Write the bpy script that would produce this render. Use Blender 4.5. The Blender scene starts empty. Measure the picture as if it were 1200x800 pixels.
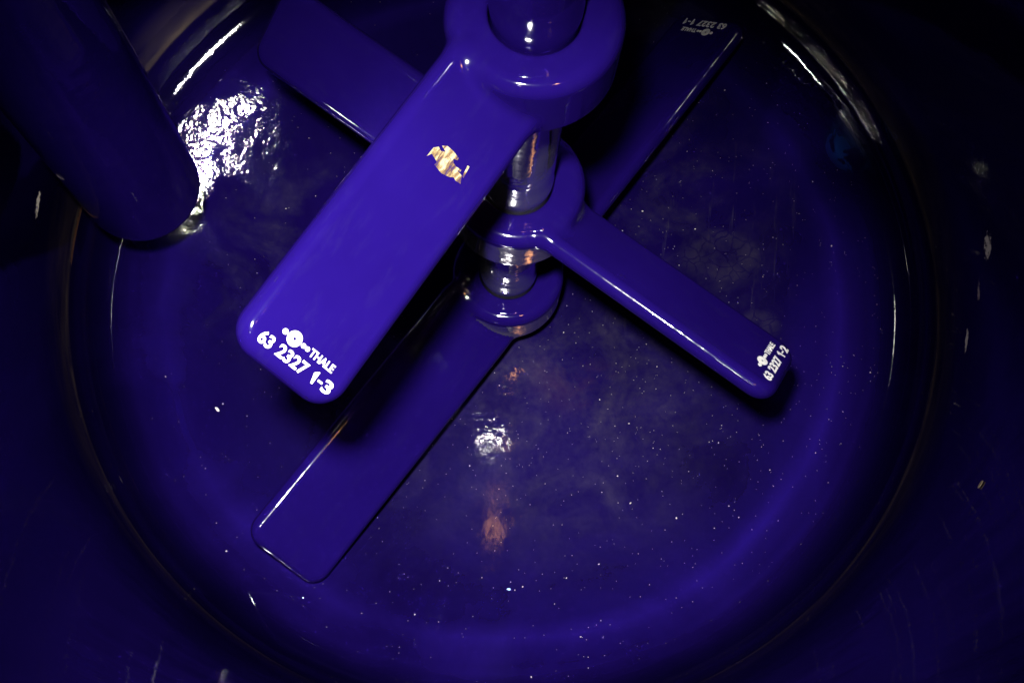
import bpy, bmesh, math, random
import numpy as np
from mathutils import Matrix, Vector, noise as mnoise

S = 0.6            # vessel radius in metres; all numbers below are in vessel radii
BOWL = (0.03, 0.50, 2.0, 0.13)    # shape of the dished bottom
ZR = 0.215
PA, PB, PP, KN = BOWL                  # slope of the bowl = PA r + PB r^PP, then a round knuckle of radius KN
def _slope(r): return PA * r + PB * r ** PP
_lo, _hi = 1 - KN, 1.0
for _ in range(60):
    _m = (_lo + _hi) / 2
    if (_m - (1 - KN)) / KN < math.sin(math.atan(_slope(_m))): _lo = _m
    else: _hi = _m
RT = _lo
def _zb(r): return PA * r * r / 2 + PB * r ** (PP + 1) / (PP + 1)
RIM_Z = _zb(RT) + math.sqrt(max(0.0, KN * KN - (RT - 1 + KN) ** 2))
def dish_z(r):
    if r <= RT: return _zb(r)
    return RIM_Z - math.sqrt(max(0.0, KN * KN - (r - (1 - KN)) ** 2))

DZ = RIM_Z - ZR     # lifts the agitator and the camera so that the lowest point of the bottom is z = 0
scene = bpy.context.scene
C = scene.collection

# ------------------------------------------------------------------ camera
CAM_POS = np.array([0.0, -0.8853, 2.614 + DZ])
RX, RY, RZ = 0.2875, -0.0248, 0.102
FPX = 1287.5
rv = Vector((RX, RY, RZ))
CAM_ROT = Matrix.Rotation(rv.length, 3, rv.normalized())
cam_data = bpy.data.cameras.new('camera')
cam = bpy.data.objects.new('camera', cam_data)
C.objects.link(cam)
cam_data.sensor_fit = 'HORIZONTAL'
cam_data.sensor_width = 36.0
cam_data.lens = FPX / 1200.0 * 36.0
cam_data.clip_start = 0.01
cam_data.clip_end = 50.0
cam.matrix_world = Matrix.Translation(Vector(CAM_POS * S)) @ CAM_ROT.to_4x4()
scene.camera = cam

# ------------------------------------------------------------------ world, exposure
world = bpy.data.worlds.new('World')
scene.world = world
world.use_nodes = True
world.node_tree.nodes['Background'].inputs['Color'].default_value = (0.01, 0.01, 0.02, 1)
world.node_tree.nodes['Background'].inputs['Strength'].default_value = 0.0
scene.view_settings.view_transform = 'Standard'
scene.view_settings.look = 'None'
scene.view_settings.exposure = 0.0
scene.view_settings.gamma = 1.0
scene.view_settings.use_curve_mapping = False
try:
    cy = scene.cycles
    cy.max_bounces = 10
    cy.glossy_bounces = 8
    cy.diffuse_bounces = 3
    cy.caustics_reflective = True
    cy.blur_glossy = 0.05
    cy.sample_clamp_indirect = 30.0
    cy.use_denoising = True
except Exception:
    pass

# ------------------------------------------------------------------ lights: the camera's flash, a warm hand lamp and added highlight lights
R3 = np.array(CAM_ROT)
def cam_offset(right, up, back=0.0):
    return CAM_POS + R3 @ np.array([right, up, back])

def lamp(name, pos, aim, sx, sy, watts, color, spread=180.0):
    L = bpy.data.lights.new(name, 'AREA')
    L.shape = 'RECTANGLE'
    L.size, L.size_y = sx, sy
    L.energy = watts
    L.color = color
    L.spread = math.radians(spread)
    o = bpy.data.objects.new(name, L)
    C.objects.link(o)
    d = (Vector(aim) - Vector(pos)).normalized()
    o.location = Vector(pos) * S
    o.rotation_euler = d.to_track_quat('-Z', 'Y').to_euler()
    return o

flash_pos = CAM_POS + np.array([-0.112, 0.153, 0.119])
lamp('flash_tube', flash_pos, (0.0, 0.0, 0.35 + DZ), 0.03, 0.018, 4.0, (1.0, 0.97, 0.93), 180)
SL = bpy.data.lights.new('flash_reflector', 'SPOT')
SL.energy = 245.0; SL.color = (1.0, 0.97, 0.93); SL.shadow_soft_size = 0.034
SL.spot_size = math.radians(56); SL.spot_blend = 1.0
so = bpy.data.objects.new('flash_reflector', SL); C.objects.link(so)
so.location = Vector(flash_pos) * S
so.rotation_euler = (Vector((-0.13, -0.50, 0.15)) - Vector(flash_pos)).normalized().to_track_quat('-Z', 'Y').to_euler()
glare = lamp('added_glare_light', (0.40, 0.84, 3.08), (-0.735, 0.25, 0.09), 0.055, 0.055, 0.022, (1.0, 0.96, 0.86), 7.8)  # added light without a real source, makes the glare patch beside the baffle
glare.data.shape = 'DISK'
lamp('added_streak_light', (0.95, 0.0, 1.05), (-0.86, 0.50, 0.25), 0.14, 0.09, 0.25, (1.0, 0.97, 0.94), 14)  # added light out of view, makes the streak on the left knuckle
lamp('added_streak_light', (-0.93, -0.31, 0.95), (0.80, 0.60, 0.25), 0.10, 0.09, 0.12, (1.0, 0.97, 0.94), 17)  # added likewise for the streak on the right knuckle
lamp('hand_lamp', cam_offset(0.58, 0.10), (0.0, 0.0, 0.3 + DZ), 0.05, 0.05, 0.07, (1.0, 0.42, 0.16), 44)

# ------------------------------------------------------------------ object helpers
def link(name, mesh, mat=None, parent=None):
    o = bpy.data.objects.new(name, mesh)
    C.objects.link(o)
    if mat is not None:
        mesh.materials.append(mat)
    if parent is not None:
        o.parent = parent
    return o

def tag(o, label=None, cat=None, group=None, kind=None):
    if label: o['label'] = label
    if cat: o['category'] = cat
    if group: o['group'] = group
    if kind: o['kind'] = kind
    return o

def empty(name, loc=(0, 0, 0)):
    o = bpy.data.objects.new(name, None)
    o.empty_display_size = 0.05
    o.location = loc
    C.objects.link(o)
    return o

def mesh_from(name, verts, faces, normals=None, smooth=True):
    m = bpy.data.meshes.new(name)
    m.from_pydata([tuple(v) for v in verts], [], [tuple(int(i) for i in f) for f in faces])
    m.update()
    if smooth:
        m.polygons.foreach_set('use_smooth', [True] * len(m.polygons))
    if normals is not None:
        m.normals_split_custom_set_from_vertices([tuple(n) for n in normals])
    return m

def lathe(profile, n=192, close_top=False):
    """profile: list of (r, z); points with r == 0 become a single pole"""
    verts, rings, faces = [], [], []
    for r, z in profile:
        if r < 1e-6:
            rings.append([len(verts)])
            verts.append((0, 0, z))
        else:
            rings.append(list(range(len(verts), len(verts) + n)))
            for i in range(n):
                a = 2 * math.pi * i / n
                verts.append((r * math.cos(a), r * math.sin(a), z))
    for A, B in zip(rings[:-1], rings[1:]):
        for i in range(n):
            j = (i + 1) % n
            if len(A) == 1: faces.append((A[0], B[j], B[i]))
            elif len(B) == 1: faces.append((A[i], A[j], B[0]))
            else: faces.append((A[i], A[j], B[j], B[i]))
    return np.array(verts, float), faces

# ------------------------------------------------------------------ materials
def new_mat(name):
    m = bpy.data.materials.new(name)
    m.use_nodes = True
    nt = m.node_tree
    return m, nt, nt.nodes['Principled BSDF']

def N(nt, kind, **kw):
    n = nt.nodes.new(kind)
    for k, v in kw.items():
        if k in n.inputs.keys(): n.inputs[k].default_value = v
        else: setattr(n, k, v)
    return n

def ramp(nt, stops):
    r = nt.nodes.new('ShaderNodeValToRGB')
    e = r.color_ramp.elements
    while len(e) > 1: e.remove(e[0])
    e[0].position, e[0].color = stops[0][0], stops[0][1]
    for p, c in stops[1:]:
        x = e.new(p); x.color = c
    return r

def g(v): return (v, v, v, 1)

ENAMEL = (0.0062, 0.0019, 0.068, 1)

def glaze(name, color=ENAMEL, rough=0.07, wav=0.02, wav_scale=22.0, fine=0.006):
    m, nt, b = new_mat(name)
    tc = N(nt, 'ShaderNodeTexCoord')
    n1 = N(nt, 'ShaderNodeTexNoise', Scale=wav_scale, Detail=2.0)
    n2 = N(nt, 'ShaderNodeTexNoise', Scale=170.0, Detail=2.0)
    n3 = N(nt, 'ShaderNodeTexNoise', Scale=9.0, Detail=5.0)
    for n in (n1, n2, n3): nt.links.new(tc.outputs['Object'], n.inputs['Vector'])
    bp1 = N(nt, 'ShaderNodeBump', Strength=1.0, Distance=wav * 0.05)
    bp2 = N(nt, 'ShaderNodeBump', Strength=1.0, Distance=fine * 0.01)
    nt.links.new(n1.outputs['Fac'], bp1.inputs['Height'])
    nt.links.new(n2.outputs['Fac'], bp2.inputs['Height'])
    nt.links.new(bp1.outputs['Normal'], bp2.inputs['Normal'])
    nt.links.new(bp2.outputs['Normal'], b.inputs['Normal'])
    rr = N(nt, 'ShaderNodeMapRange')
    rr.inputs['From Min'].default_value = 0.35; rr.inputs['From Max'].default_value = 0.75
    rr.inputs['To Min'].default_value = rough * 0.75; rr.inputs['To Max'].default_value = rough * 1.5
    nt.links.new(n3.outputs['Fac'], rr.inputs['Value'])
    nt.links.new(rr.outputs['Result'], b.inputs['Roughness'])
    mx = N(nt, 'ShaderNodeMixRGB', blend_type='MULTIPLY')
    mx.inputs['Fac'].default_value = 1.0
    mx.inputs['Color1'].default_value = color
    cr = ramp(nt, [(0.3, g(0.86)), (0.7, g(1.06))])
    nt.links.new(n3.outputs['Fac'], cr.inputs['Fac'])
    nt.links.new(cr.outputs['Color'], mx.inputs['Color2'])
    nt.links.new(mx.outputs['Color'], b.inputs['Base Color'])
    b.inputs['IOR'].default_value = 1.52
    return m

M_AGIT = glaze('blue_glass_enamel')
def scuffs(m):
    nt = m.node_tree; b = nt.nodes['Principled BSDF']; L = nt.links.new
    old = b.inputs['Base Color'].links[0].from_socket
    tc = N(nt, 'ShaderNodeTexCoord')
    mp = N(nt, 'ShaderNodeMapping'); mp.inputs['Scale'].default_value = (1.0, 4.0, 2.0); L(tc.outputs['Object'], mp.inputs['Vector'])
    a = N(nt, 'ShaderNodeTexNoise', Scale=26.0, Detail=9.0, Roughness=0.78, Distortion=0.2); L(mp.outputs[0], a.inputs['Vector'])
    r = ramp(nt, [(0.52, g(0)), (0.80, g(0.07))]); L(a.outputs['Fac'], r.inputs['Fac'])
    mx = N(nt, 'ShaderNodeMixRGB'); mx.inputs['Color2'].default_value = (0.045, 0.036, 0.085, 1)
    L(r.outputs['Color'], mx.inputs['Fac']); L(old, mx.inputs['Color1']); L(mx.outputs[0], b.inputs['Base Color'])
scuffs(M_AGIT)
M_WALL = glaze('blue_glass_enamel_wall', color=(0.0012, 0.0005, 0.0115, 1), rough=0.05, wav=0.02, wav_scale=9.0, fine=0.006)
GLINTS_AND_RUST = [(math.atan2(0.06, 1.0), 0.54, 0.055, 0.030, -0.5, 0.40, (0.85, 0.76, 0.64, 1)),  # pale entries paint flash glints, the brown one is rust
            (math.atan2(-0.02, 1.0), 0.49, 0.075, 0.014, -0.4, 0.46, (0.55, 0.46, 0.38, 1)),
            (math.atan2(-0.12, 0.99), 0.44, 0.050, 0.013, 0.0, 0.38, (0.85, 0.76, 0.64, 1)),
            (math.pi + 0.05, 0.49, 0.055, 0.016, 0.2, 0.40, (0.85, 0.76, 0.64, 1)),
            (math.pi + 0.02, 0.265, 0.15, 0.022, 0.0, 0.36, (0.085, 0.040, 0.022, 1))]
def residue_and_glints(m):
    nt = m.node_tree; b = nt.nodes['Principled BSDF']; L = nt.links.new
    old = b.inputs['Base Color'].links[0].from_socket
    tc = N(nt, 'ShaderNodeTexCoord'); sp = N(nt, 'ShaderNodeSeparateXYZ'); L(tc.outputs['Object'], sp.inputs[0])
    mr = N(nt, 'ShaderNodeMapRange'); mr.inputs['From Min'].default_value = RIM_Z * S; mr.inputs['From Max'].default_value = (RIM_Z + 0.16) * S
    L(sp.outputs['Z'], mr.inputs['Value'])
    lines = ramp(nt, [(0.0, g(0.0)), (0.05, g(0.25)), (0.10, g(0.65)), (0.20, g(0.2)), (0.5, g(0.12)), (1.0, g(0))])
    L(mr.outputs['Result'], lines.inputs['Fac'])
    mp = N(nt, 'ShaderNodeMapping'); mp.inputs['Scale'].default_value = (1, 1, 6); L(tc.outputs['Object'], mp.inputs['Vector'])
    n = N(nt, 'ShaderNodeTexNoise', Scale=7.0, Detail=8.0, Roughness=0.7); L(mp.outputs[0], n.inputs['Vector'])
    cr = ramp(nt, [(0.38, g(0.1)), (0.65, g(1))]); L(n.outputs['Fac'], cr.inputs['Fac'])
    mu = N(nt, 'ShaderNodeMath', operation='MULTIPLY'); L(lines.outputs['Color'], mu.inputs[0]); L(cr.outputs['Color'], mu.inputs[1])
    mx = N(nt, 'ShaderNodeMixRGB'); mx.inputs['Color2'].default_value = (0.10, 0.075, 0.045, 1)
    L(mu.outputs[0], mx.inputs['Fac']); L(old, mx.inputs['Color1'])
    # flash glints painted as pale marks, and one brown rust run
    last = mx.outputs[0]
    for (az, zc, wa, hz, slant, thr, scol) in GLINTS_AND_RUST:
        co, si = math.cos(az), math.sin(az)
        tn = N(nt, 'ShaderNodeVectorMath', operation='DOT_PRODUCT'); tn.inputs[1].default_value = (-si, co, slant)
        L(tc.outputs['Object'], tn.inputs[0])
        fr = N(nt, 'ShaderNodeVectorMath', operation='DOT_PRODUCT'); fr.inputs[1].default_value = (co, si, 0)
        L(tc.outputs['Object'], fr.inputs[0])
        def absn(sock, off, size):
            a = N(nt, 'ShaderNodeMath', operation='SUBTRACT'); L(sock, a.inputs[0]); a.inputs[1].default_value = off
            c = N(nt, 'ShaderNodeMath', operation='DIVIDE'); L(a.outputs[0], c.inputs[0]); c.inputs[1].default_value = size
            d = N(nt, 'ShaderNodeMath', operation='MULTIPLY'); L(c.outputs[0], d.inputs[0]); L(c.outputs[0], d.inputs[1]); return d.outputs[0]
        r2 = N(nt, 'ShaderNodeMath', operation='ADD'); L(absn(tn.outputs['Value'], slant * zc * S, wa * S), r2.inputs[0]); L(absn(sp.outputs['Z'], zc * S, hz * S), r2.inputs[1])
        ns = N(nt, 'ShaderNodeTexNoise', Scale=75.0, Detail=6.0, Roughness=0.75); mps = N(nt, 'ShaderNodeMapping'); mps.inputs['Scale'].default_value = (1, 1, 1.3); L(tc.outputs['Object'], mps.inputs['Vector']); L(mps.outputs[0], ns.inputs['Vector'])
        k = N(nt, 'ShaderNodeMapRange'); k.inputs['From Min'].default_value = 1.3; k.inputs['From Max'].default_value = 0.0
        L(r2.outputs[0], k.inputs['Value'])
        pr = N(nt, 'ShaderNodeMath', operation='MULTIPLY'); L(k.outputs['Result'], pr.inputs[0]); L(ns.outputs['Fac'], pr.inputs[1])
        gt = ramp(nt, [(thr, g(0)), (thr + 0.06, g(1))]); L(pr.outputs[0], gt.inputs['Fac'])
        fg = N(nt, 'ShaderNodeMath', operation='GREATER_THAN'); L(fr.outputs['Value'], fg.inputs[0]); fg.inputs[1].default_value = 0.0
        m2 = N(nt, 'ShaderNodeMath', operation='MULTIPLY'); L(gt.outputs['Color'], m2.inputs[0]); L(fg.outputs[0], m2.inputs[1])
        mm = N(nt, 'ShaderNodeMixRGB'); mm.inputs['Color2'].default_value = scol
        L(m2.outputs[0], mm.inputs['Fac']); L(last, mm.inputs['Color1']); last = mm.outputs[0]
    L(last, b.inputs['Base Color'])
residue_and_glints(M_WALL)

def metal_glaze(name, color, metallic, rough):
    m = glaze(name, color=color, rough=rough, wav=0.02, wav_scale=40.0, fine=0.012)
    m.node_tree.nodes['Principled BSDF'].inputs['Metallic'].default_value = metallic
    return m
M_SHAFT_GLARE = metal_glaze('shaft_mirror_glare', (0.46, 0.45, 0.50, 1), 0.93, 0.03)  # metal in place of enamel, imitates the silvery reflections on the shaft
M_SKIRT = metal_glaze('skirt_mirror_glare', (0.62, 0.60, 0.60, 1), 0.96, 0.05)  # imitates floor glare mirrored in the enamelled hub skirts

def floor_material():
    m, nt, b = new_mat('blue_glass_enamel_dusty_bottom')
    L = nt.links.new
    tc = N(nt, 'ShaderNodeTexCoord')
    P = tc.outputs['Object']
    def noise(scale, detail=4.0, dist=0.0, rough=0.55):
        n = N(nt, 'ShaderNodeTexNoise', Scale=scale, Detail=detail, Distortion=dist, Roughness=rough)
        L(P, n.inputs['Vector']); return n.outputs['Fac']
    def mul(a, bb):
        n = N(nt, 'ShaderNodeMath', operation='MULTIPLY')
        L(a, n.inputs[0])
        if isinstance(bb, (int, float)): n.inputs[1].default_value = bb
        else: L(bb, n.inputs[1])
        return n.outputs[0]
    def add(a, bb):
        n = N(nt, 'ShaderNodeMath', operation='ADD', use_clamp=True); L(a, n.inputs[0]); L(bb, n.inputs[1]); return n.outputs[0]
    def fac(v, stops):
        r = ramp(nt, stops); L(v, r.inputs['Fac']); return r.outputs['Color']
    def blob(x, y, rx, ry, soft=0.5):
        mp = N(nt, 'ShaderNodeMapping', vector_type='POINT')
        mp.inputs['Location'].default_value = (-x * S / (rx * S), -y * S / (ry * S), 0)
        mp.inputs['Scale'].default_value = (1 / (rx * S), 1 / (ry * S), 0)
        L(P, mp.inputs['Vector'])
        ln = N(nt, 'ShaderNodeVectorMath', operation='LENGTH'); L(mp.outputs[0], ln.inputs[0])
        n = N(nt, 'ShaderNodeMapRange', interpolation_type='SMOOTHSTEP')
        n.inputs['From Min'].default_value = 1.0; n.inputs['From Max'].default_value = 1.0 - soft
        L(ln.outputs['Value'], n.inputs['Value']); return n.outputs['Result']
    # grey film of dried residue, thickest just in front of the shaft
    film_n = fac(noise(9.0, 7.0, 1.2, 0.62), [(0.42, g(0)), (0.72, g(1))])
    film_f = fac(noise(60.0, 4.0, 0.4), [(0.35, g(0.25)), (0.7, g(1))])
    film = mul(mul(film_n, film_f), add(mul(blob(0.12, -0.28, 0.62, 0.45, 0.95), 0.6), mul(add(blob(0.35, 0.25, 0.5, 0.55, 0.8), blob(-0.55, 0.05, 0.35, 0.4, 0.9)), 0.42)))
    haze = mul(blob(0.05, -0.3, 0.85, 0.6, 0.95), 0.10)
    haze = mul(haze, fac(noise(140.0, 3.0), [(0.3, g(0.4)), (0.7, g(1.3))]))
    # dried prints: cracked mud
    vor = N(nt, 'ShaderNodeTexVoronoi', feature='DISTANCE_TO_EDGE', Scale=52.0)
    wv = N(nt, 'ShaderNodeTexNoise', Scale=30.0, Detail=3.0)
    L(P, wv.inputs['Vector'])
    mxv = N(nt, 'ShaderNodeMixRGB'); mxv.inputs['Fac'].default_value = 0.025
    L(P, mxv.inputs['Color1']); L(wv.outputs['Color'], mxv.inputs['Color2'])
    L(mxv.outputs['Color'], vor.inputs['Vector'])
    plates = fac(vor.outputs['Distance'], [(0.03, g(0)), (0.07, g(1))])
    edge = fac(vor.outputs['Distance'], [(0.0, g(1)), (0.035, g(0.6)), (0.06, g(0))])
    prints = mul(add(mul(plates, 0.28), mul(edge, 0.12)), add(add(blob(0.54, 0.18, 0.12, 0.085, 0.4), blob(0.64, 0.0, 0.06, 0.05, 0.5)), blob(-0.42, 0.02, 0.05, 0.05, 0.5)))
    prints = mul(prints, fac(noise(25.0, 3.0), [(0.35, g(0.1)), (0.6, g(1))]))
    # thin scratches and runs
    scr = N(nt, 'ShaderNodeTexNoise', Scale=8.0, Detail=6.0, Roughness=0.75)
    mp = N(nt, 'ShaderNodeMapping'); mp.inputs['Scale'].default_value = (9, 0.8, 1); mp.inputs['Rotation'].default_value = (0, 0, 0.5)
    L(P, mp.inputs['Vector']); L(mp.outputs[0], scr.inputs['Vector'])
    streak = mul(fac(scr.outputs['Fac'], [(0.60, g(0)), (0.74, g(1))]), mul(blob(0.42, 0.2, 0.55, 0.5, 0.7), 0.40))
    dust = add(add(film, haze), add(prints, streak))
    # turquoise dried paint smear near the far right edge
    smear = mul(fac(noise(20.0, 7.0, 1.5), [(0.42, g(0)), (0.50, g(1))]), blob(0.89, 0.49, 0.125, 0.115, 0.3))
    smear = mul(smear, 0.8)
    base = N(nt, 'ShaderNodeMixRGB'); base.inputs['Color1'].default_value = (ENAMEL[0] * 0.72, ENAMEL[1] * 0.8, ENAMEL[2] * 0.66, 1)
    base.inputs['Color2'].default_value = (0.045, 0.038, 0.065, 1); L(dust, base.inputs['Fac'])
    b2 = N(nt, 'ShaderNodeMixRGB'); b2.inputs['Color2'].default_value = (0.008, 0.05, 0.26, 1)
    L(smear, b2.inputs['Fac']); L(base.outputs[0], b2.inputs['Color1'])
    # brighter ring before the knuckle: light bounced off the wall, painted into the glaze
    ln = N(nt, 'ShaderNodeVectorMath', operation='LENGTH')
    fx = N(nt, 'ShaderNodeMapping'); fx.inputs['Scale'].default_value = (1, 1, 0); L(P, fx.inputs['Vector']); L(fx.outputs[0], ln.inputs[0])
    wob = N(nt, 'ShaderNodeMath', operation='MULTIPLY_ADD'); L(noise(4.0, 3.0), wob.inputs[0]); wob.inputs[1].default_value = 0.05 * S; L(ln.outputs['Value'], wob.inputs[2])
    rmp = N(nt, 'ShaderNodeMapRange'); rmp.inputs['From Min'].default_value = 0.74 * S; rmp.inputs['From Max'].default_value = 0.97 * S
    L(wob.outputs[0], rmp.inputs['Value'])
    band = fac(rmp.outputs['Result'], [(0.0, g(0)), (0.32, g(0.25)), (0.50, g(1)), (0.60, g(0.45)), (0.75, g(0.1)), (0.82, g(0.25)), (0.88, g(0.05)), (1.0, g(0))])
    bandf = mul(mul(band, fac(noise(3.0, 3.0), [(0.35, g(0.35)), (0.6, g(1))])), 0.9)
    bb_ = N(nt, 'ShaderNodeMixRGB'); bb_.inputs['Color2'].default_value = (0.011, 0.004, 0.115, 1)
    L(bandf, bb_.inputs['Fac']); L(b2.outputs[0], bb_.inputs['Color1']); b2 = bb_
    kn = N(nt, 'ShaderNodeMapRange', interpolation_type='SMOOTHSTEP'); kn.inputs['From Min'].default_value = 0.90 * S; kn.inputs['From Max'].default_value = 1.01 * S  # flash falloff painted in: colour sinks to the wall tone at the rim
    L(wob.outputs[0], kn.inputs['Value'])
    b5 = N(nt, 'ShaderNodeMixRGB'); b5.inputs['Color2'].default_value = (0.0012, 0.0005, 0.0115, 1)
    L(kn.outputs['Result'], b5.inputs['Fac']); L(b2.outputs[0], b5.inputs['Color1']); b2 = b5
    # rusty runs
    rust = mul(fac(noise(5.0, 6.0, 1.0), [(0.5, g(0)), (0.62, g(1))]), mul(blob(0.20, -0.17, 0.16, 0.13, 0.8), 0.2))
    b3 = N(nt, 'ShaderNodeMixRGB'); b3.inputs['Color2'].default_value = (0.05, 0.02, 0.025, 1)
    L(rust, b3.inputs['Fac']); L(b2.outputs[0], b3.inputs['Color1'])
    L(b3.outputs[0], b.inputs['Base Color'])
    rg = N(nt, 'ShaderNodeMapRange'); rg.inputs['From Max'].default_value = 0.5
    rg.inputs['To Min'].default_value = 0.045; rg.inputs['To Max'].default_value = 0.11
    L(add(dust, smear), rg.inputs['Value']); L(rg.outputs['Result'], b.inputs['Roughness'])
    b.inputs['IOR'].default_value = 1.52
    mt = N(nt, 'ShaderNodeMixRGB', blend_type='MULTIPLY'); mt.inputs['Fac'].default_value = 1.0
    L(b3.outputs[0], mt.inputs['Color1']); L(fac(noise(3.2, 6.0, 0.6, 0.6), [(0.36, g(0.62)), (0.62, g(1.12))]), mt.inputs['Color2'])
    L(mt.outputs[0], b.inputs['Base Color'])
    bp0 = N(nt, 'ShaderNodeBump', Strength=1.0, Distance=0.0018)
    # the glaze is rippled on the left near the baffle, smoother elsewhere
    rip = add(mul(blob(-0.76, 0.30, 0.30, 0.30, 0.8), 0.8), add(mul(blob(0.0, -0.28, 0.2, 0.22, 0.8), 0.7), mul(add(blob(0.72, 0.68, 0.22, 0.22, 0.5), blob(-0.85, 0.55, 0.16, 0.16, 0.5)), 0.5)))
    ripa = N(nt, 'ShaderNodeMath', operation='ADD'); ripa.inputs[1].default_value = 0.22; L(rip, ripa.inputs[0])
    L(mul(noise(10.0, 2.0), ripa.outputs[0]), bp0.inputs['Height'])
    bp1 = N(nt, 'ShaderNodeBump', Strength=1.0, Distance=0.00046)
    L(mul(noise(60.0, 3.0), ripa.outputs[0]), bp1.inputs['Height']); L(bp0.outputs[0], bp1.inputs['Normal'])
    bp2 = N(nt, 'ShaderNodeBump', Strength=0.6, Distance=0.0006)
    L(dust, bp2.inputs['Height']); L(bp1.outputs[0], bp2.inputs['Normal'])
    L(bp2.outputs[0], b.inputs['Normal'])
    return m
M_FLOOR = floor_material()

def plain(name, color, rough=0.5, metallic=0.0, spec=0.5):
    m, nt, b = new_mat(name)
    n = N(nt, 'ShaderNodeTexNoise', Scale=120.0, Detail=4.0)
    tc = N(nt, 'ShaderNodeTexCoord'); nt.links.new(tc.outputs['Object'], n.inputs['Vector'])
    cr = ramp(nt, [(0.3, tuple(c * 0.8 for c in color[:3]) + (1,)), (0.7, tuple(min(1, c * 1.1) for c in color[:3]) + (1,))])
    nt.links.new(n.outputs['Fac'], cr.inputs['Fac']); nt.links.new(cr.outputs['Color'], b.inputs['Base Color'])
    b.inputs['Roughness'].default_value = rough
    b.inputs['Metallic'].default_value = metallic
    return m
M_WHITE = plain('white_marking_paint', (0.62, 0.62, 0.61), 0.45)
M_GRIT = plain('pale_grit', (0.5, 0.47, 0.46), 0.5)
def worn_patch_material():
    m, nt, b = new_mat('worn_through_glaze')
    tc = N(nt, 'ShaderNodeTexCoord')
    mp = N(nt, 'ShaderNodeMapping'); mp.inputs['Scale'].default_value = (60, 260, 100); mp.inputs['Rotation'].default_value = (0, 0, 0.25)
    n = N(nt, 'ShaderNodeTexNoise', Scale=1.0, Detail=4.0, Roughness=0.65)
    nt.links.new(tc.outputs['Object'], mp.inputs['Vector']); nt.links.new(mp.outputs[0], n.inputs['Vector'])
    cr = ramp(nt, [(0.32, (0.012, 0.006, 0.08, 1)), (0.40, (0.06, 0.03, 0.03, 1)), (0.48, (0.16, 0.11, 0.045, 1)), (0.58, (0.36, 0.31, 0.20, 1)), (0.68, (0.14, 0.08, 0.04, 1)), (0.75, (0.03, 0.015, 0.06, 1))])
    nt.links.new(n.outputs['Fac'], cr.inputs['Fac']); nt.links.new(cr.outputs['Color'], b.inputs['Base Color'])
    bp = N(nt, 'ShaderNodeBump', Strength=0.8, Distance=0.0015); nt.links.new(n.outputs['Fac'], bp.inputs['Height'])
    nt.links.new(bp.outputs[0], b.inputs['Normal'])
    b.inputs['Roughness'].default_value = 0.4
    return m
M_GOLD = worn_patch_material()
M_TAN = plain('tan_flake', (0.6, 0.45, 0.28), 0.6)

# ------------------------------------------------------------------ vessel
vessel = empty('reactor_vessel')
tag(vessel, 'inside of a round cobalt blue glass lined vessel with a dished bottom', 'vessel', kind='structure')
prof = [(0.0, 0.0)] + [(RT * i / 70, dish_z(RT * i / 70)) for i in range(1, 71)]
a0 = math.acos((RT - (1 - KN)) / KN)
for i in range(1, 41):
    a = a0 * (1 - i / 40)
    prof.append((1 - KN + KN * math.cos(a), RIM_Z - KN * math.sin(a)))
v, f = lathe(prof, 256)
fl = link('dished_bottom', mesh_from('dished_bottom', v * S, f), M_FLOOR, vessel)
prof = [(1.0, RIM_Z + 0.0005), (1.0, RIM_Z + 0.6), (1.0, RIM_Z + 1.3), (1.0, RIM_Z + 2.0), (1.0, RIM_Z + 3.1)]
v, f = lathe(prof, 256)
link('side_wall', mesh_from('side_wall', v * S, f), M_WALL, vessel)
TOP = RIM_Z + 3.1
prof = [(1.0, TOP)] + [(math.cos(a), TOP + 0.3 * math.sin(a)) for a in [math.pi / 2 * i / 16 for i in range(1, 16)]] + [(0.0, TOP + 0.3)]
v, f = lathe(prof, 128)
link('top_head', mesh_from('top_head', v * S, f), M_WALL, vessel)

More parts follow.
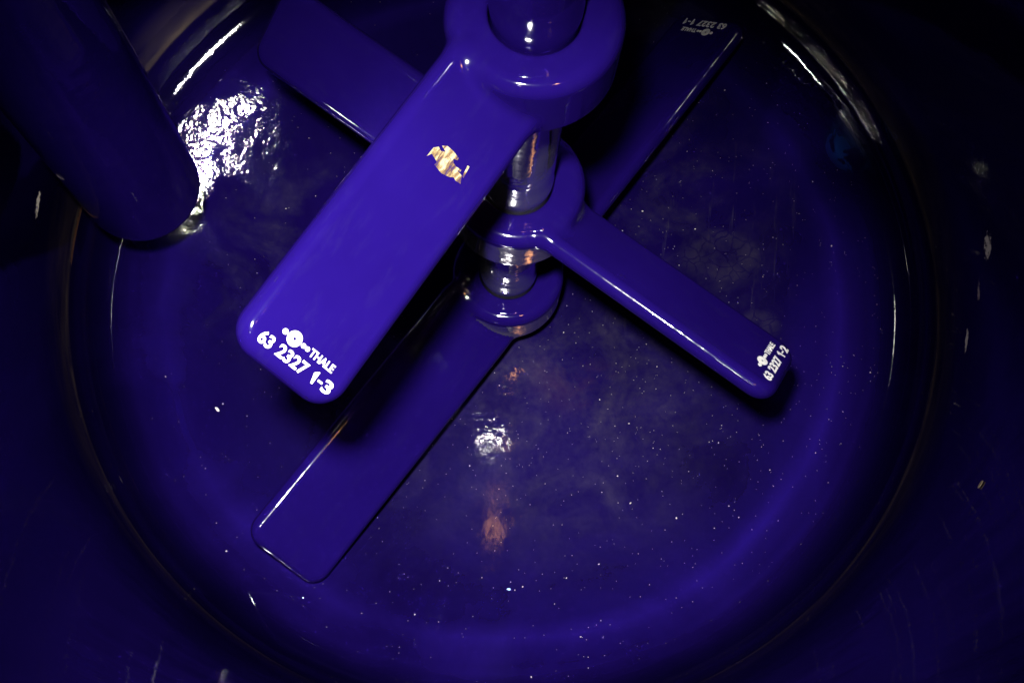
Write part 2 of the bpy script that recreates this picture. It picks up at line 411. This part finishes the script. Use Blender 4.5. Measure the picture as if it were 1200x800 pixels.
# ------------------------------------------------------------------ implicit surfaces (hub and blades cast as one glazed body)
def surface_nets(fn, lo, hi, h):
    lo, hi = np.array(lo, float), np.array(hi, float)
    n = np.ceil((hi - lo) / h).astype(int) + 1
    ax = [lo[i] + h * np.arange(n[i]) for i in range(3)]
    G = np.stack(np.meshgrid(*ax, indexing='ij'), -1)
    F = fn(G)
    ins = F < 0
    cn = n - 1
    acc = np.zeros(tuple(cn) + (3,)); cnt = np.zeros(tuple(cn))
    for axis in range(3):
        s0 = [slice(None)] * 3; s1 = [slice(None)] * 3
        s0[axis] = slice(0, -1); s1[axis] = slice(1, None)
        f0, f1 = F[tuple(s0)], F[tuple(s1)]
        cr = (f0 < 0) != (f1 < 0)
        idx = np.argwhere(cr)
        t = f0[cr] / (f0[cr] - f1[cr])
        P = G[tuple(s0)][cr].copy()
        P[:, axis] += t * h
        o = [i for i in range(3) if i != axis]
        for da in (0, -1):
            for db in (0, -1):
                c = idx.copy(); c[:, o[0]] += da; c[:, o[1]] += db
                ok = np.all((c >= 0) & (c < cn), axis=1)
                cc = c[ok]
                np.add.at(acc, (cc[:, 0], cc[:, 1], cc[:, 2]), P[ok])
                np.add.at(cnt, (cc[:, 0], cc[:, 1], cc[:, 2]), 1)
    act = cnt > 0
    vid = -np.ones(tuple(cn), int); vid[act] = np.arange(act.sum())
    V = acc[act] / cnt[act][:, None]
    quads = []
    for axis in range(3):
        s0 = [slice(None)] * 3; s1 = [slice(None)] * 3
        s0[axis] = slice(0, -1); s1[axis] = slice(1, None)
        f0, f1 = ins[tuple(s0)], ins[tuple(s1)]
        idx = np.argwhere(f0 != f1)
        inside0 = f0[f0 != f1]
        o = [(axis + 1) % 3, (axis + 2) % 3]
        ring = []
        for da, db in ((-1, -1), (0, -1), (0, 0), (-1, 0)):
            c = idx.copy(); c[:, o[0]] += da; c[:, o[1]] += db
            ring.append(c)
        ok = np.ones(len(idx), bool)
        for c in ring: ok &= np.all((c >= 0) & (c < cn), axis=1)
        q = np.stack([vid[c[:, 0].clip(0), c[:, 1].clip(0), c[:, 2].clip(0)] if False else
                      vid[np.clip(c[:, 0], 0, cn[0] - 1), np.clip(c[:, 1], 0, cn[1] - 1), np.clip(c[:, 2], 0, cn[2] - 1)] for c in ring], 1)[ok]
        i0 = inside0[ok]
        q[~i0] = q[~i0][:, ::-1]
        quads.append(q)
    Q = np.concatenate(quads)
    def grad(P, e=5e-4):
        gr = np.zeros_like(P)
        for i in range(3):
            d = np.zeros(3); d[i] = e
            gr[:, i] = (fn(P + d) - fn(P - d)) / (2 * e)
        return gr
    for _ in range(3):
        gr = grad(V); l = np.maximum((gr ** 2).sum(1), 0.05)
        V = V - gr * (np.clip(fn(V), -h * .5, h * .5) / l)[:, None] * 0.9
    nn = grad(V); nn /= np.maximum(np.linalg.norm(nn, axis=1), 1e-9)[:, None]
    return V, Q, nn

RS, RH, HH, T = 0.0660, 0.1305, 0.119, 0.041

def box2(x, y, hx, hy, r):
    qx, qy = np.abs(x) - hx + r, np.abs(y) - hy + r
    return np.minimum(np.maximum(qx, qy), 0) + np.hypot(np.maximum(qx, 0), np.maximum(qy, 0)) - r

def smin(a, b, k):
    h = np.clip(0.5 + 0.5 * (b - a) / k, 0, 1)
    return b * (1 - h) + a * h - k * h * (1 - h)

def hub_sdf(P):
    r = np.hypot(P[..., 0], P[..., 1]); z = P[..., 2]
    top = box2(r, z + 0.03, RH, HH / 2 + 0.03, 0.0235)      # generous round at the upper rim
    low = box2(r, z - 0.03, RH, HH / 2 + 0.03, 0.007)       # tighter round at the lower rim
    dish = (z - HH / 2 + 0.004) * 0.97 - (r - RS) * 0.10     # the top face falls slightly towards the shaft
    return np.maximum(np.maximum(top, low), dish)

def blade_sdf(P, L, w, beta, sgn):
    """blade along sgn*x, pitched so that its right hand edge (seen from the hub) is the high one"""
    x = P[..., 0] * sgn
    right = -P[..., 1] * sgn
    cb, sb = math.cos(beta), math.sin(beta)
    c = right * cb + P[..., 2] * sb
    n = -right * sb + P[..., 2] * cb
    x0 = RS + 0.015
    d2 = box2(x - (x0 + L) / 2, c, (L - x0) / 2, w / 2, 0.042)
    e = T / 2
    a, b = d2 + e, np.abs(n)
    return np.minimum(np.maximum(a, b - e + e), 0) + np.hypot(np.maximum(a, 0), b) - e

def stage_fn(L1, L2, w, beta):
    def fn(P):
        hub = hub_sdf(P)
        bl = np.minimum(blade_sdf(P, L1, w, beta, 1), blade_sdf(P, L2, w, beta, -1))
        d = smin(hub, bl, 0.022)
        r = np.hypot(P[..., 0], P[..., 1])
        return -smin(-d, r - (RS + 0.0012), 0.008)            # bore for the shaft, its lip slightly rounded
    return fn

# ------------------------------------------------------------------ lettering and worn patch, laid onto a blade's upper face
def text_mesh(body, bold, spacing=1.0):
    cu = bpy.data.curves.new('lettering', 'FONT')
    cu.body = body; cu.size = 1.0; cu.offset = bold; cu.space_character = spacing
    cu.align_x = 'LEFT'; cu.resolution_u = 4
    o = bpy.data.objects.new('lettering', cu)
    C.objects.link(o)
    dg = bpy.context.evaluated_depsgraph_get()
    me = o.evaluated_get(dg).to_mesh()
    vs = np.array([v.co[:2] for v in me.vertices]); fs = [tuple(p.vertices) for p in me.polygons]
    o.evaluated_get(dg).to_mesh_clear()
    bpy.data.objects.remove(o); bpy.data.curves.remove(cu)
    return vs, fs

def number_mesh(num):
    """'1-3' and the like, with a flagged 1"""
    one = (np.array([(0.30, 0), (0.52, 0), (0.52, 1.0), (0.38, 1.0), (0.04, 0.78), (0.04, 0.62), (0.30, 0.76)]) * np.array([0.62, 1.0]), [(0, 1, 2, 3, 4, 5, 6)])
    dash = (np.array([(0, 0), (0.34, 0), (0.34, 0.16), (0, 0.16)]) + np.array([0.48, 0.40]), [(0, 1, 2, 3)])
    if num[-1] == '1':
        last = (one[0] + np.array([0.92, 0]), one[1])
    else:
        last = fit2(text_mesh(num[-1], 0.03), 0.90, 0, 0.64, 1.0)
    return join2([one, dash, last])

def disc2(cx, cy, r, inner=0.0, n=28):
    if inner <= 0:
        return np.array([(cx + r * math.cos(2 * math.pi * i / n), cy + r * math.sin(2 * math.pi * i / n)) for i in range(n)]), [tuple(range(n))]
    vs = [(cx + q * math.cos(2 * math.pi * i / n), cy + q * math.sin(2 * math.pi * i / n)) for q in (r, inner) for i in range(n)]
    return np.array(vs), [(i, (i + 1) % n, n + (i + 1) % n, n + i) for i in range(n)]

def join2(parts):
    V, F, k = [], [], 0
    for v, f in parts:
        V.append(v); F += [tuple(i + k for i in q) for q in f]; k += len(v)
    return np.concatenate(V), F

def fit2(vf, x0, y0, w, h):
    v, f = vf
    lo, hi = v.min(0), v.max(0)
    return (v - lo) / (hi - lo) * np.array([w, h]) + np.array([x0, y0]), f

class Blade:
    """local frame of one blade: s along its length from the axis, c along the chord (+ = high edge)"""
    def __init__(self, fn, L, beta, sgn):
        self.fn, self.L, self.sgn = fn, L, sgn
        right = np.array([0, -sgn, 0.0])
        self.r = np.array([sgn, 0, 0.0])
        self.ch = right * math.cos(beta) + np.array([0, 0, math.sin(beta)])
        self.n = -right * math.sin(beta) + np.array([0, 0, math.cos(beta)])
    def lay(self, s, c, lift):
        P0 = s[:, None] * self.r + c[:, None] * self.ch
        lo = np.zeros(len(s)); hi = np.full(len(s), 0.05)
        for _ in range(30):
            mid = (lo + hi) / 2
            inside = self.fn(P0 + mid[:, None] * self.n) < 0
            lo = np.where(inside, mid, lo); hi = np.where(inside, hi, mid)
        return P0 + (lo + lift)[:, None] * self.n
    def decal(self, name, vf, mat, parent, lift=0.0007, cuts=True):
        """2D shape with x = along the chord from the high edge, y = towards the hub"""
        v, f = vf
        bm = bmesh.new()
        bv = [bm.verts.new((x, y, 0)) for x, y in v]
        for q in f:
            try: bm.faces.new([bv[i] for i in q])
            except ValueError: pass
        bmesh.ops.triangulate(bm, faces=bm.faces)
        for _ in range(3):
            es = [e for e in bm.edges if e.calc_length() > 0.009]
            if es: bmesh.ops.subdivide_edges(bm, edges=es, cuts=1)
            bmesh.ops.triangulate(bm, faces=bm.faces)
        if sum(fc.normal.z for fc in bm.faces) < 0: pass
        ret = bmesh.ops.extrude_face_region(bm, geom=list(bm.faces))
        topv = {e for e in ret['geom'] if isinstance(e, bmesh.types.BMVert)}
        vs = list(bm.verts)
        x = np.array([q.co.x for q in vs]); y = np.array([q.co.y for q in vs])
        up = np.array([q in topv for q in vs])
        P = self.lay(self.L - y, -x, 0.0)
        P += np.where(up, lift, -0.0004)[:, None] * self.n
        for q, p in zip(vs, P): q.co = Vector(p * S)
        bmesh.ops.recalc_face_normals(bm, faces=bm.faces)
        me = bpy.data.meshes.new(name); bm.to_mesh(me); bm.free()
        return link(name, me, mat, parent)

def markings(bl, parent, number, edge=0.0195, k=1.0):
    H = 0.0185
    bold = 0.03
    t = join2([fit2(text_mesh('63', bold), -0.058, 0, 0.0215, H),
               fit2(text_mesh('2327', bold, 1.05), -0.0275, 0, 0.049, H),
               fit2(number_mesh(number), 0.032, 0, 0.034 if number[-1] != '1' else 0.029, H)])
    bl.decal('serial_number', (t[0] * k + np.array([0, edge]), t[1]), M_WHITE, parent)
    y = 0.0415
    lg = join2([disc2(-0.0335, y, 0.0040), disc2(-0.0176, y, 0.0108, 0.0022), disc2(-0.0022, y, 0.0034), disc2(0.0048, y, 0.0034),
                fit2(text_mesh('THALE', 0.025), 0.0100, y - 0.0058, 0.0415, 0.0116)])
    bl.decal('maker_logo', (lg[0] * k + np.array([0, edge - 0.009]), lg[1]), M_WHITE, parent)

SHARDS = [
    [(-0.0237, 0.3614), (-0.0232, 0.3773), (-0.0181, 0.3835), (-0.0120, 0.3812), (-0.0058, 0.3853), (0.0111, 0.3816), (0.0175, 0.3812), (0.0246, 0.3779), (0.0341, 0.3769), (0.0397, 0.3669), (0.0315, 0.3652), (0.0260, 0.3668), (0.0201, 0.3622), (0.0078, 0.3583), (-0.0075, 0.3603), (-0.0068, 0.3656), (-0.02, 0.3693)],
    [(-0.0149, 0.388), (-0.009, 0.3933), (0.0024, 0.3942), (0.0152, 0.3924), (0.0156, 0.3888), (0.0091, 0.3861), (0.0138, 0.3810), (0.0060, 0.3835), (0.0006, 0.3838)],
    [(0.0322, 0.3941), (0.0354, 0.3946), (0.0381, 0.3764), (0.0354, 0.3764)],
    [(0.0196, 0.3807), (0.0286, 0.3825), (0.0287, 0.3792), (0.0218, 0.3785)]]

# ------------------------------------------------------------------ agitator
agit = empty('agitator')
tag(agit, 'blue enamelled agitator with three stacked hubs and pitched paddle blades on a vertical shaft', 'agitator')

def shaft_profile():
    p = []
    z3, z2, z1 = 0.2050 + DZ, 0.7025 + DZ, 1.2682 + DZ
    p += [(0.0, z3 - HH - 0.018), (RS * 0.6, z3 - HH - 0.018), (RS * 0.9, z3 - HH - 0.012), (RS, z3 - HH)]
    for zt in (z3, z2, z1):
        # slight swelling of the glaze just above each hub
        p += [(RS, zt - 0.02), (RS, zt + 0.004), (RS + 0.0012, zt + 0.014), (RS + 0.0012, zt + 0.034), (RS - 0.0004, zt + 0.046), (RS - 0.0004, zt + 0.06)]
    p += [(RS - 0.0004, TOP + 0.15)]
    return p
sp_ = shaft_profile()
cut = 1.2682 + DZ - HH + 0.01
lowp = [q for q in sp_ if q[1] < cut] + [(RS - 0.0004, cut)]
upp = [(RS - 0.0004, cut)] + [q for q in sp_ if q[1] > cut]
v, f = lathe(upp, 96)
link('shaft', mesh_from('shaft', v * S, f), M_AGIT, agit)
v, f = lathe(lowp, 96)
link('shaft_end', mesh_from('shaft_end', v * S, f), M_SHAFT_GLARE, agit)

BETA = 0.62
stages = [  # top z, azimuth, blade length a / b, blade width, texts for a / b
    (1.2682, 4.2288, 0.622, 0.622, 0.1776, '1-3', None),
    (0.7025, -0.5425, 0.620, 0.622, 0.1776, '1-2', None),
    (0.2050, 4.1649, 0.832, 0.888, 0.2200, None, '1-1'),
]
for zt, az, L1, L2, w, ta, tb in stages:
    fn = stage_fn(L1, L2, w, BETA)
    hz = max(HH / 2, (w / 2) * math.sin(BETA) + T / 2) + 0.02
    wy = max(RH, (w / 2) * math.cos(BETA) + T) + 0.02
    V, Q, NN = surface_nets(fn, (-L2 - 0.02, -wy, -hz), (L1 + 0.02, wy, hz), 0.0046)
    rot = Matrix.Rotation(az, 3, 'Z'); Rz = np.array(rot)
    off = np.array([0, 0, zt - HH / 2 + DZ])
    cx = V[Q].mean(1)[:, 0]
    lim = RH + 0.012
    pieces = {}
    for key, mask in (('hub', np.abs(cx) <= lim), ('a', cx > lim), ('b', cx < -lim)):
        q = Q[mask]
        used, inv = np.unique(q, return_inverse=True)
        pieces[key] = (V[used], inv.reshape(q.shape), NN[used])
    for key in ('hub', 'a', 'b'):
        vv, qq, nn = pieces[key]
        nm = 'hub' if key == 'hub' else 'blade'
        o = link(nm, mesh_from(nm, vv * S, qq, nn), M_AGIT, agit)
        o.location = off * S
        o.rotation_euler = (0, 0, az)
        if key == 'hub' and zt < 1.0:
            # lower skirts made metal to imitate floor glare mirrored in the glaze
            cc = vv[qq].mean(1); cn_ = nn[qq].mean(1); rr_ = np.hypot(cc[:, 0], cc[:, 1])
            ra = (cc[:, 0] * cn_[:, 0] + cc[:, 1] * cn_[:, 1]) / np.maximum(rr_, 1e-6)
            o.data.materials.append(M_SKIRT)
            sk = (rr_ > RH - 0.006) & (rr_ < RH + 0.004) & (ra > 0.86) & (cc[:, 2] < 0.03) & (cc[:, 2] > -HH / 2)
            o.data.polygons.foreach_set('material_index', sk.astype(int).tolist())
        txt = {'a': ta, 'b': tb}.get(key)
        L = L1 if key == 'a' else L2
        if txt:
            o['label'] = 'paddle blade marked 63 2327 ' + txt
            bl = Blade(fn, L, BETA, 1 if key == 'a' else -1)
            markings(bl, o, txt, k=1.12 if txt == '1-1' else 1.0)
            if txt == '1-3':
                bl.decal('bare_patch', join2([(np.array(q), [tuple(range(len(q)))]) for q in SHARDS]), M_GOLD, o, lift=0.0005)

# ------------------------------------------------------------------ finger baffle hanging on the left
BR, BX, BY, BZ = 0.1241, -0.806, 0.03, 0.335 + DZ
prof = [(0.0, BZ)]
for i in range(1, 17):
    a = math.pi / 2 * i / 16
    prof.append((BR * math.sin(a) ** 0.8, BZ + 0.075 * (1 - math.cos(a))))
prof += [(BR, BZ + 0.3), (BR, BZ + 1.0), (BR, BZ + 2.0), (BR, TOP + 0.12)]
v, f = lathe(prof, 96)
v = v - np.array([0, 0, BZ])
o = link('baffle', mesh_from('baffle', v * S, f), M_AGIT)
o.location = Vector((BX, BY, BZ)) * S
tag(o, 'thick round ended blue enamelled baffle tube hanging near the wall on the left', 'baffle')

# ------------------------------------------------------------------ grit and flakes lying on the bottom
rnd = random.Random(11)
def grain(bm, x, y, sz, mat_idx=0):
    z = dish_z(math.hypot(x, y)) + sz * 0.25
    ret = bmesh.ops.create_icosphere(bm, subdivisions=1, radius=1.0)
    sz = min(sz, 0.0024)
    sx, sy, sz2 = sz * rnd.uniform(.6, 1.3), sz * rnd.uniform(.5, 1.0), sz * rnd.uniform(.35, .6)
    a = rnd.uniform(0, 6.28)
    for q in ret['verts']:
        p = q.co * rnd.uniform(.8, 1.15)
        p = Vector((p.x * sx, p.y * sy, p.z * sz2))
        q.co = (Vector((p.x * math.cos(a) - p.y * math.sin(a) + x, p.x * math.sin(a) + p.y * math.cos(a) + y, p.z + z))) * S
bm = bmesh.new()
for i in range(2600):
    r = 0.92 * math.sqrt(rnd.random()); a = rnd.uniform(0, 2 * math.pi)
    x, y = r * math.cos(a), r * math.sin(a)
    dens = 0.25 + 0.75 * math.exp(-((x - 0.25) ** 2 + (y + 0.3) ** 2) / 0.25) + 0.35 * (x > 0.2)
    if rnd.random() > dens: continue
    grain(bm, x, y, 0.00045 * (1 + rnd.paretovariate(1.9) * 0.45))
me = bpy.data.meshes.new('grit'); bm.to_mesh(me); bm.free()
tag(link('grit', me, M_GRIT), 'fine pale grit scattered over the vessel bottom', 'grit', kind='stuff')

def flake(x, y, sz, asp, ang, mat, label):
    bm = bmesh.new()
    n = 9
    ring = []
    for i in range(n):
        a = 2 * math.pi * i / n; k = rnd.uniform(.75, 1.15)
        p = Vector((sz * k * math.cos(a), sz * asp * k * math.sin(a), 0))
        ring.append(bm.verts.new(Vector((p.x * math.cos(ang) - p.y * math.sin(ang), p.x * math.sin(ang) + p.y * math.cos(ang), 0)) * S))
    fc = bm.faces.new(ring)
    ret = bmesh.ops.extrude_face_region(bm, geom=[fc])
    for e in ret['geom']:
        if isinstance(e, bmesh.types.BMVert): e.co.z += 0.002 * S
    bmesh.ops.recalc_face_normals(bm, faces=bm.faces)
    me = bpy.data.meshes.new('flake'); bm.to_mesh(me); bm.free()
    o = link('flake', me, mat)
    o.location = Vector((x, y, dish_z(math.hypot(x, y)) + 0.001)) * S
    tag(o, label, 'flake')

M_PALE = plain('pale_flake', (0.7, 0.68, 0.62), 0.35)
M_SKY = plain('light_blue_flake', (0.10, 0.35, 0.75), 0.4)
flake(-0.655, -0.364, 0.0075, 0.45, -0.7, M_PALE, 'small pale oblong flake on the vessel bottom left of the front blade tip')
flake(0.077, -0.71, 0.005, 0.5, 0.1, M_SKY, 'tiny light blue flake on the vessel bottom near the lower edge of the photo')
bm = bmesh.new()
az = math.atan2(-0.495, 0.869)
ring = []
for i in range(9):
    a = 2 * math.pi * i / 9; k = rnd.uniform(.75, 1.15)
    t, u = 0.008 * k * math.cos(a), 0.005 * k * math.sin(a)
    ring.append(bm.verts.new(Vector((0.9985 * math.cos(az) - t * math.sin(az), 0.9985 * math.sin(az) + t * math.cos(az), 0.765 + u)) * S))
fc = bm.faces.new(ring)
ret = bmesh.ops.extrude_face_region(bm, geom=[fc])
for e in ret['geom']:
    if isinstance(e, bmesh.types.BMVert): e.co -= Vector((math.cos(az), math.sin(az), 0)) * 0.0012 * S
bmesh.ops.recalc_face_normals(bm, faces=bm.faces)
me = bpy.data.meshes.new('flake'); bm.to_mesh(me); bm.free()
tag(link('flake', me, M_TAN), 'small tan flake stuck to the dark wall at the right', 'flake')
